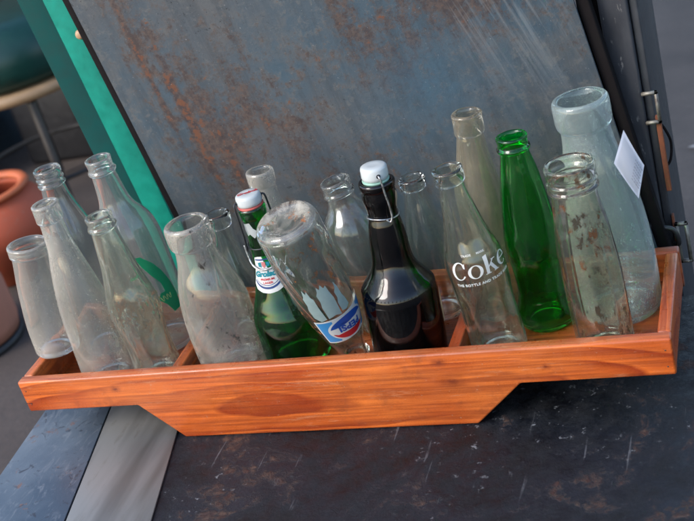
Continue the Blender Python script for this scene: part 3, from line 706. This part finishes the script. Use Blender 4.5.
bm = text_bm('TRADE      MARK', .0034, offset=.00006)
B14.wrap('small_white_lettering', bm, white, .1405, ang=0)

# cola label on the upturned bottle (drawn upright in the bottle's own frame)
def pl(bm, col, name, z, ang=-20, v0=.1450): return B10.wrap(name, bm, col, v0, ang=ang, off=.0005 + z, cell=.002, rref=.031)
Hh = .0200; Ww = .038
lab = empty
bm = poly([(-Ww, -Hh), (Ww, -Hh), (Ww, Hh), (-Ww, Hh)]); L0 = pl(bm, paper, 'paper_label', 0)
parts = []
m_ = .0022
fw = .018
for sg in (1, -1):
    pts = [(sg * (Ww - m_ - fw), -Hh + m_), (sg * (Ww - m_), -Hh + m_), (sg * (Ww - m_), Hh - m_), (sg * (Ww - m_ - fw), Hh - m_)]
    parts.append(pl(poly(pts), lblue, 'blue_field', .0002))
parts.append(pl(poly(arcpts(0, 0, .0275, .0188, 0, 359, 48)), paper, 'white_oval', .0004))
top = arcpts(0, 0, .0245, .0168, 14, 166, 30)
low = [(-.0238 + .0476 * t, .0084 + .0020 * math.sin(t * 2 * PI)) for t in [i / 24 for i in range(1, 24)]]
parts.append(pl(poly(top + low), red, 'red_wave', .0006))
top = arcpts(0, 0, .0245, .0168, 194, 346, 30)
low = [(.0238 - .0476 * t, -.0070 + .0020 * math.sin((1 - t) * 2 * PI)) for t in [i / 24 for i in range(1, 24)]]
parts.append(pl(poly(top + low), blue, 'blue_wave', .0006))
bm = text_bm('PEPSI', .0125, offset=.0006, space=1.06, at=(0, .0007))
for v in bm.verts: v.co.y -= .0018 * math.sin(v.co.x / .048 * 2 * PI)
parts.append(pl(bm, blue, 'blue_lettering', .0008))
for o in parts: o.parent = L0
# torn pale remains of an older print
tr = plain('worn_pale_print', (.25, .33, .32), .6, 0, .18, 90, .1)
for pts in ([(-.0200, .001), (-.0150, .003), (-.0100, .002), (-.0092, -.006), (-.0108, -.010), (-.0102, -.015), (-.0124, -.0175), (-.0132, -.0228), (-.0152, -.018), (-.0165, -.0095), (-.0185, -.005)],
            [(-.0082, .004), (-.002, .002), (.0060, .003), (.0066, -.008), (.0054, -.013), (.0060, -.019), (.0040, -.0215), (.0030, -.0255), (.0012, -.0228), (-.0010, -.0262), (-.0030, -.0225), (-.0052, -.0238), (-.0062, -.018), (-.0078, -.012)],
            [(.0082, .003), (.0150, .004), (.0200, .000), (.0208, -.008), (.0192, -.012), (.0196, -.0185), (.0180, -.0205), (.0166, -.0262), (.0148, -.0222), (.0130, -.0248), (.0118, -.019), (.0100, -.017), (.0098, -.009)]):
    B10.wrap('torn_print', poly([(x * 1.1, y * 1.75 + .004) for x, y in pts]), tr, .113, ang=2, off=.0005, cell=.002)

# green emblem on B5
pts = [(-.004, .030), (.002, .029), (.012, .018), (.019, .006), (.024, -.008), (.027, -.024), (.026, -.040), (.016, -.041), (.011, -.030), (.004, -.022), (.008, -.016), (.014, -.016), (.013, -.006), (.006, .006), (.000, .018)]
B5.wrap('green_emblem', poly([(x * 1.15, y * 1.25) for x, y in pts]), gink, .104, ang=0)
B5.wrap('green_emblem', poly([(-.016, .010), (-.004, .014), (-.003, .017), (-.008, .016), (-.016, .013)]), gink, .104, ang=0)
bm = bmesh.new()
for q in (.0105, .0155, .0205):
    tube([(q + a * .0026 * math.cos(a * .6) * .35, -.028 + .0036 * math.sin(a * 1.7), 0) for a in [i * .45 for i in range(12)]], .0004, 5, bm=bm)
for v in bm.verts: v.co.z = .0003
B5.wrap('pale_script', bm, pale, .104, ang=0)

# neck label on the green swing-top
def nl(bm, col, name, z, v0=.1245): return B8.wrap(name, bm, col, v0, ang=-24, off=.0004 + z, cell=.002, rref=.019)
sh0 = [(-.0115, .021), (-.006, .0225), (.006, .0225), (.0115, .021), (.013, .010), (.0155, -.004), (.0175, -.012), (.014, -.0175), (.007, -.0205), (0, -.0215), (-.007, -.0205), (-.014, -.0175), (-.0175, -.012), (-.0155, -.004), (-.013, .010)]
NL = nl(poly(sh0), paper, 'neck_label', 0)
ps = []
arcA = [(x, y) for x, y in arcpts(0, .004, .0185, .0205, 214, 326, 24)]; arcB = [(x, y) for x, y in arcpts(0, .004, .0175, .0180, 214, 326, 24)]
ps.append(nl(strip(arcA, arcB), navy, 'navy_band', .0002))
arcA = arcpts(0, .004, .0160, .0165, 216, 324, 24); arcB = arcpts(0, .004, .0156, .0158, 216, 324, 24)
ps.append(nl(strip(arcA, arcB), navy, 'thin_band', .0002))
ps.append(nl(poly([(-.0105, .0195), (.0105, .0195), (.0108, .0178), (-.0108, .0178)]), navy, 'top_band', .0002))
bm = text_bm('Grolsch', .0088, shear=.25, offset=.00055, arc=-2.0, at=(0, .0012)); ps.append(nl(bm, teal, 'teal_lettering', .0003))
bm = text_bm('PREMIUM', .0036, offset=.0001, at=(0, -.0052)); text_bm('LAGER', .0034, offset=.0001, at=(0, -.0092), bm=bm); ps.append(nl(bm, red, 'red_lettering', .0003))
bm = poly([(-.0022, .0160), (.0022, .0160), (.0022, .0115), (0, .0085), (-.0022, .0115)]); ps.append(nl(bm, pink, 'shield', .0004))
for s_ in (-1, 1):
    ps.append(nl(poly([(s_ * .003, .0160), (s_ * .0072, .0150), (s_ * .0068, .0105), (s_ * .0030, .0095)]), teal, 'crest_side', .0003))
for o in ps: o.parent = NL

# porcelain stoppers with wire bails
porc = plain('porcelain', (.50, .52, .50), .18, 0, .04, 60, .03, coat=.4)
wire = N('bail_wire'); a1 = wire.noise(wire.coord(), 300, 4)
wirem = wire.done(wire.bsdf(wire.mix(wire.ramp(a1, (.4, 0.0), (.65, 1.0)), (.55, .55, .55), (.22, .2, .18)), .3, .85))
wired = plain('dark_wire', (.05, .05, .055), .35, .8)
hole = plain('hole_dark', (.004, .004, .005), .7)
def swing_top(B, Rc, hc, gasket, wm_, turn, fz, topmark=None):
    H = B.H; a0 = B.face + math.radians(turn)
    prof = [(0, H + .0022), (Rc * .88, H + .0022), (Rc * .97, H + .003), (Rc, H + .006), (Rc * .98, H + hc - .003), (Rc * .93, H + hc - .001), (Rc * .80, H + hc), (Rc * .35, H + hc + .0004), (0, H + hc - .0006)]
    st = link('stopper', lathe(prof, 56), porc, B.o)
    link('gasket', lathe([(0, H + .0003), (Rc * .8, H - .0012), (Rc * .98, H - .0008), (Rc * 1.0, H + .0016), (0, H + .0021)], 48), gasket, B.o)
    def P(a, r, z): return Vector((r * math.cos(a), r * math.sin(a), z))
    zh = H + hc * .52
    for da in (0, PI):
        bm = lathe([(0, 0), (.0022, 0), (.0024, .0003), (.0018, .0005), (0, .0004)], 20)
        d = P(a0 + da, 1, 0); bm.transform(Matrix.Translation(P(a0 + da, Rc + .0001, zh)) @ Vector((0, 0, 1)).rotation_difference(d).to_matrix().to_4x4())
        link('wire_hole', bm, hole, st)
    zr = fz * H; rn = B.R(zr) + .0014
    # ring about the neck
    ring = [P(a0 + .5 * PI + i * PI / 24, rn, zr + .0012 * math.sin(i * PI / 12)) for i in range(48)]
    link('neck_ring', tube(ring, .0009, 8, True), wm_, B.o)
    # two arms
    for da, s_ in ((0, 1), (PI, -1)):
        a = a0 + da; zr2 = zr
        pts = [P(a, Rc - .003, zh), P(a, Rc + .0022, zh), P(a + .05 * s_, Rc + .0040, zh - .0045), P(a + .13 * s_, Rc + .0046, H - .012), P(a + .2 * s_, max(rn + .003, Rc + .003), zr + .018), P(a + .22 * s_, rn + .004, zr + .004), P(a + .1 * s_, rn + .0032, zr - .0025), P(a - .08 * s_, rn + .002, zr + .0005)]
        link('bail_arm', tube(spline(pts, 6), .0011, 9), wm_, B.o)
    return st, a0
swing_top(B12, .0150, .0175, plain('pale_gasket', (.25, .42, .33), .5), wirem, 12, .815)
st8, a8 = swing_top(B8, .0150, .0150, plain('red_gasket', (.45, .09, .07), .5), wired, -78, .77)
# pale lower lever loop on the green bottle
zr = .66 * B8.H; rn = B8.R(zr) + .002
lp = [Vector((math.cos(B8.face + a) * (rn + .001), math.sin(B8.face + a) * (rn + .001), zr + h)) for a, h in ((-1.45, .026), (-1.35, .012), (-1.1, .002), (-.6, -.003), (0, -.002), (.5, .003), (.9, .010))]
link('lever_loop', tube(spline(lp, 8), .0011, 9), wirem, B8.o)
# red script on the stopper's top
bm = text_bm('Grolsch', .0075, shear=.3, offset=.0003)
bm.transform(Matrix.Translation((0, 0, B8.H + .0150)) @ Matrix.Rotation(B8.face + PI / 2, 4, 'Z') @ Matrix.Translation((0, .0012, .0005)))
link('red_script', bm, red, st8)
# white foil remains on the green neck
B8.wrap('foil_remains', poly([(-.014, .008), (-.004, .010), (-.001, .003), (.004, -.002), (-.002, -.009), (-.007, -.004), (-.011, -.007), (-.014, .001)]), plain('foil_white', (.32, .34, .33), .45), .875 * B8.H, ang=-20)
# peeled label edges on the brown bottle
pk = plain('peeled_label', (.38, .25, .17), .8, 0, .3, 60)
B12.wrap('peeled_label', poly([(-.002, -.022), (.004, -.020), (.005, .012), (.002, .024), (-.001, .018), (-.003, .004)]), pk, .060, ang=76, off=.0014)
B12.wrap('peeled_label', poly([(-.003, -.008), (.002, -.012), (.003, .006), (-.001, .010), (-.004, .004)]), pk, .197, ang=70, off=.0008)
# moulded bead ring on the brown shoulder
bm = bmesh.new(); zb = .415 * B12.H; rb = B12.R(zb)
for i in range(60):
    a = i * 2 * PI / 60
    bmesh.ops.create_icosphere(bm, subdivisions=2, radius=.0006, matrix=Matrix.Translation((rb * math.cos(a), rb * math.sin(a), zb)) @ Matrix.Rotation(a, 4, 'Z') @ Matrix.Diagonal((1, 1, 2.4, 1)))
link('bead_ring', bm, brown, B12.o)

# paper tag stuck on the big bottle
corners = [Vector((.7690, .0800, .2430)), Vector((.7540, .0800, .2080)), Vector((.7715, .0860, .1620)), Vector((.7820, .0890, .1975))]
bm = bmesh.new(); n = 10; grid = []
for i in range(n + 1):
    row = []
    for j in range(n + 1):
        u, v_ = i / n, j / n
        p = corners[0] * (1 - u) * (1 - v_) + corners[1] * u * (1 - v_) + corners[2] * u * v_ + corners[3] * (1 - u) * v_
        p += Vector((0, -.0030 * math.sin(u * PI) * 1.0 - .0015 * math.sin(v_ * PI), 0))
        row.append(bm.verts.new(p))
    grid.append(row)
for i in range(n):
    for j in range(n): bm.faces.new((grid[i][j], grid[i + 1][j], grid[i + 1][j + 1], grid[i][j + 1]))
bmesh.ops.solidify(bm, geom=bm.faces[:], thickness=.00025)
pg = N('tag_paper'); pm_ = pg.bsdf((.62, .64, .70), .7)
tg = link('paper_tag', bm, pg.done(pm_)); tag(tg, 'white folded paper tag stuck to the shoulder of the biggest bottle', 'paper tag')
bm = bmesh.new()
rnd = random.Random(3)
for r_ in range(7):
    u = .15 + r_ * .09
    v0_ = .64
    while v0_ < .92:
        l_ = rnd.uniform(.03, .07)
        q = []
        for (uu, vv) in ((u, v0_), (u + .035, v0_), (u + .035, v0_ + l_), (u, v0_ + l_)):
            p = corners[0] * (1 - uu) * (1 - vv) + corners[1] * uu * (1 - vv) + corners[2] * uu * vv + corners[3] * (1 - uu) * vv
            p += Vector((0, -.0030 * math.sin(uu * PI) - .0015 * math.sin(vv * PI) - .0005, 0)); q.append(bm.verts.new(p))
        bm.faces.new(q); v0_ += l_ + .02
link('grey_print', bm, plain('grey_ink', (.36, .37, .42), .7), tg)
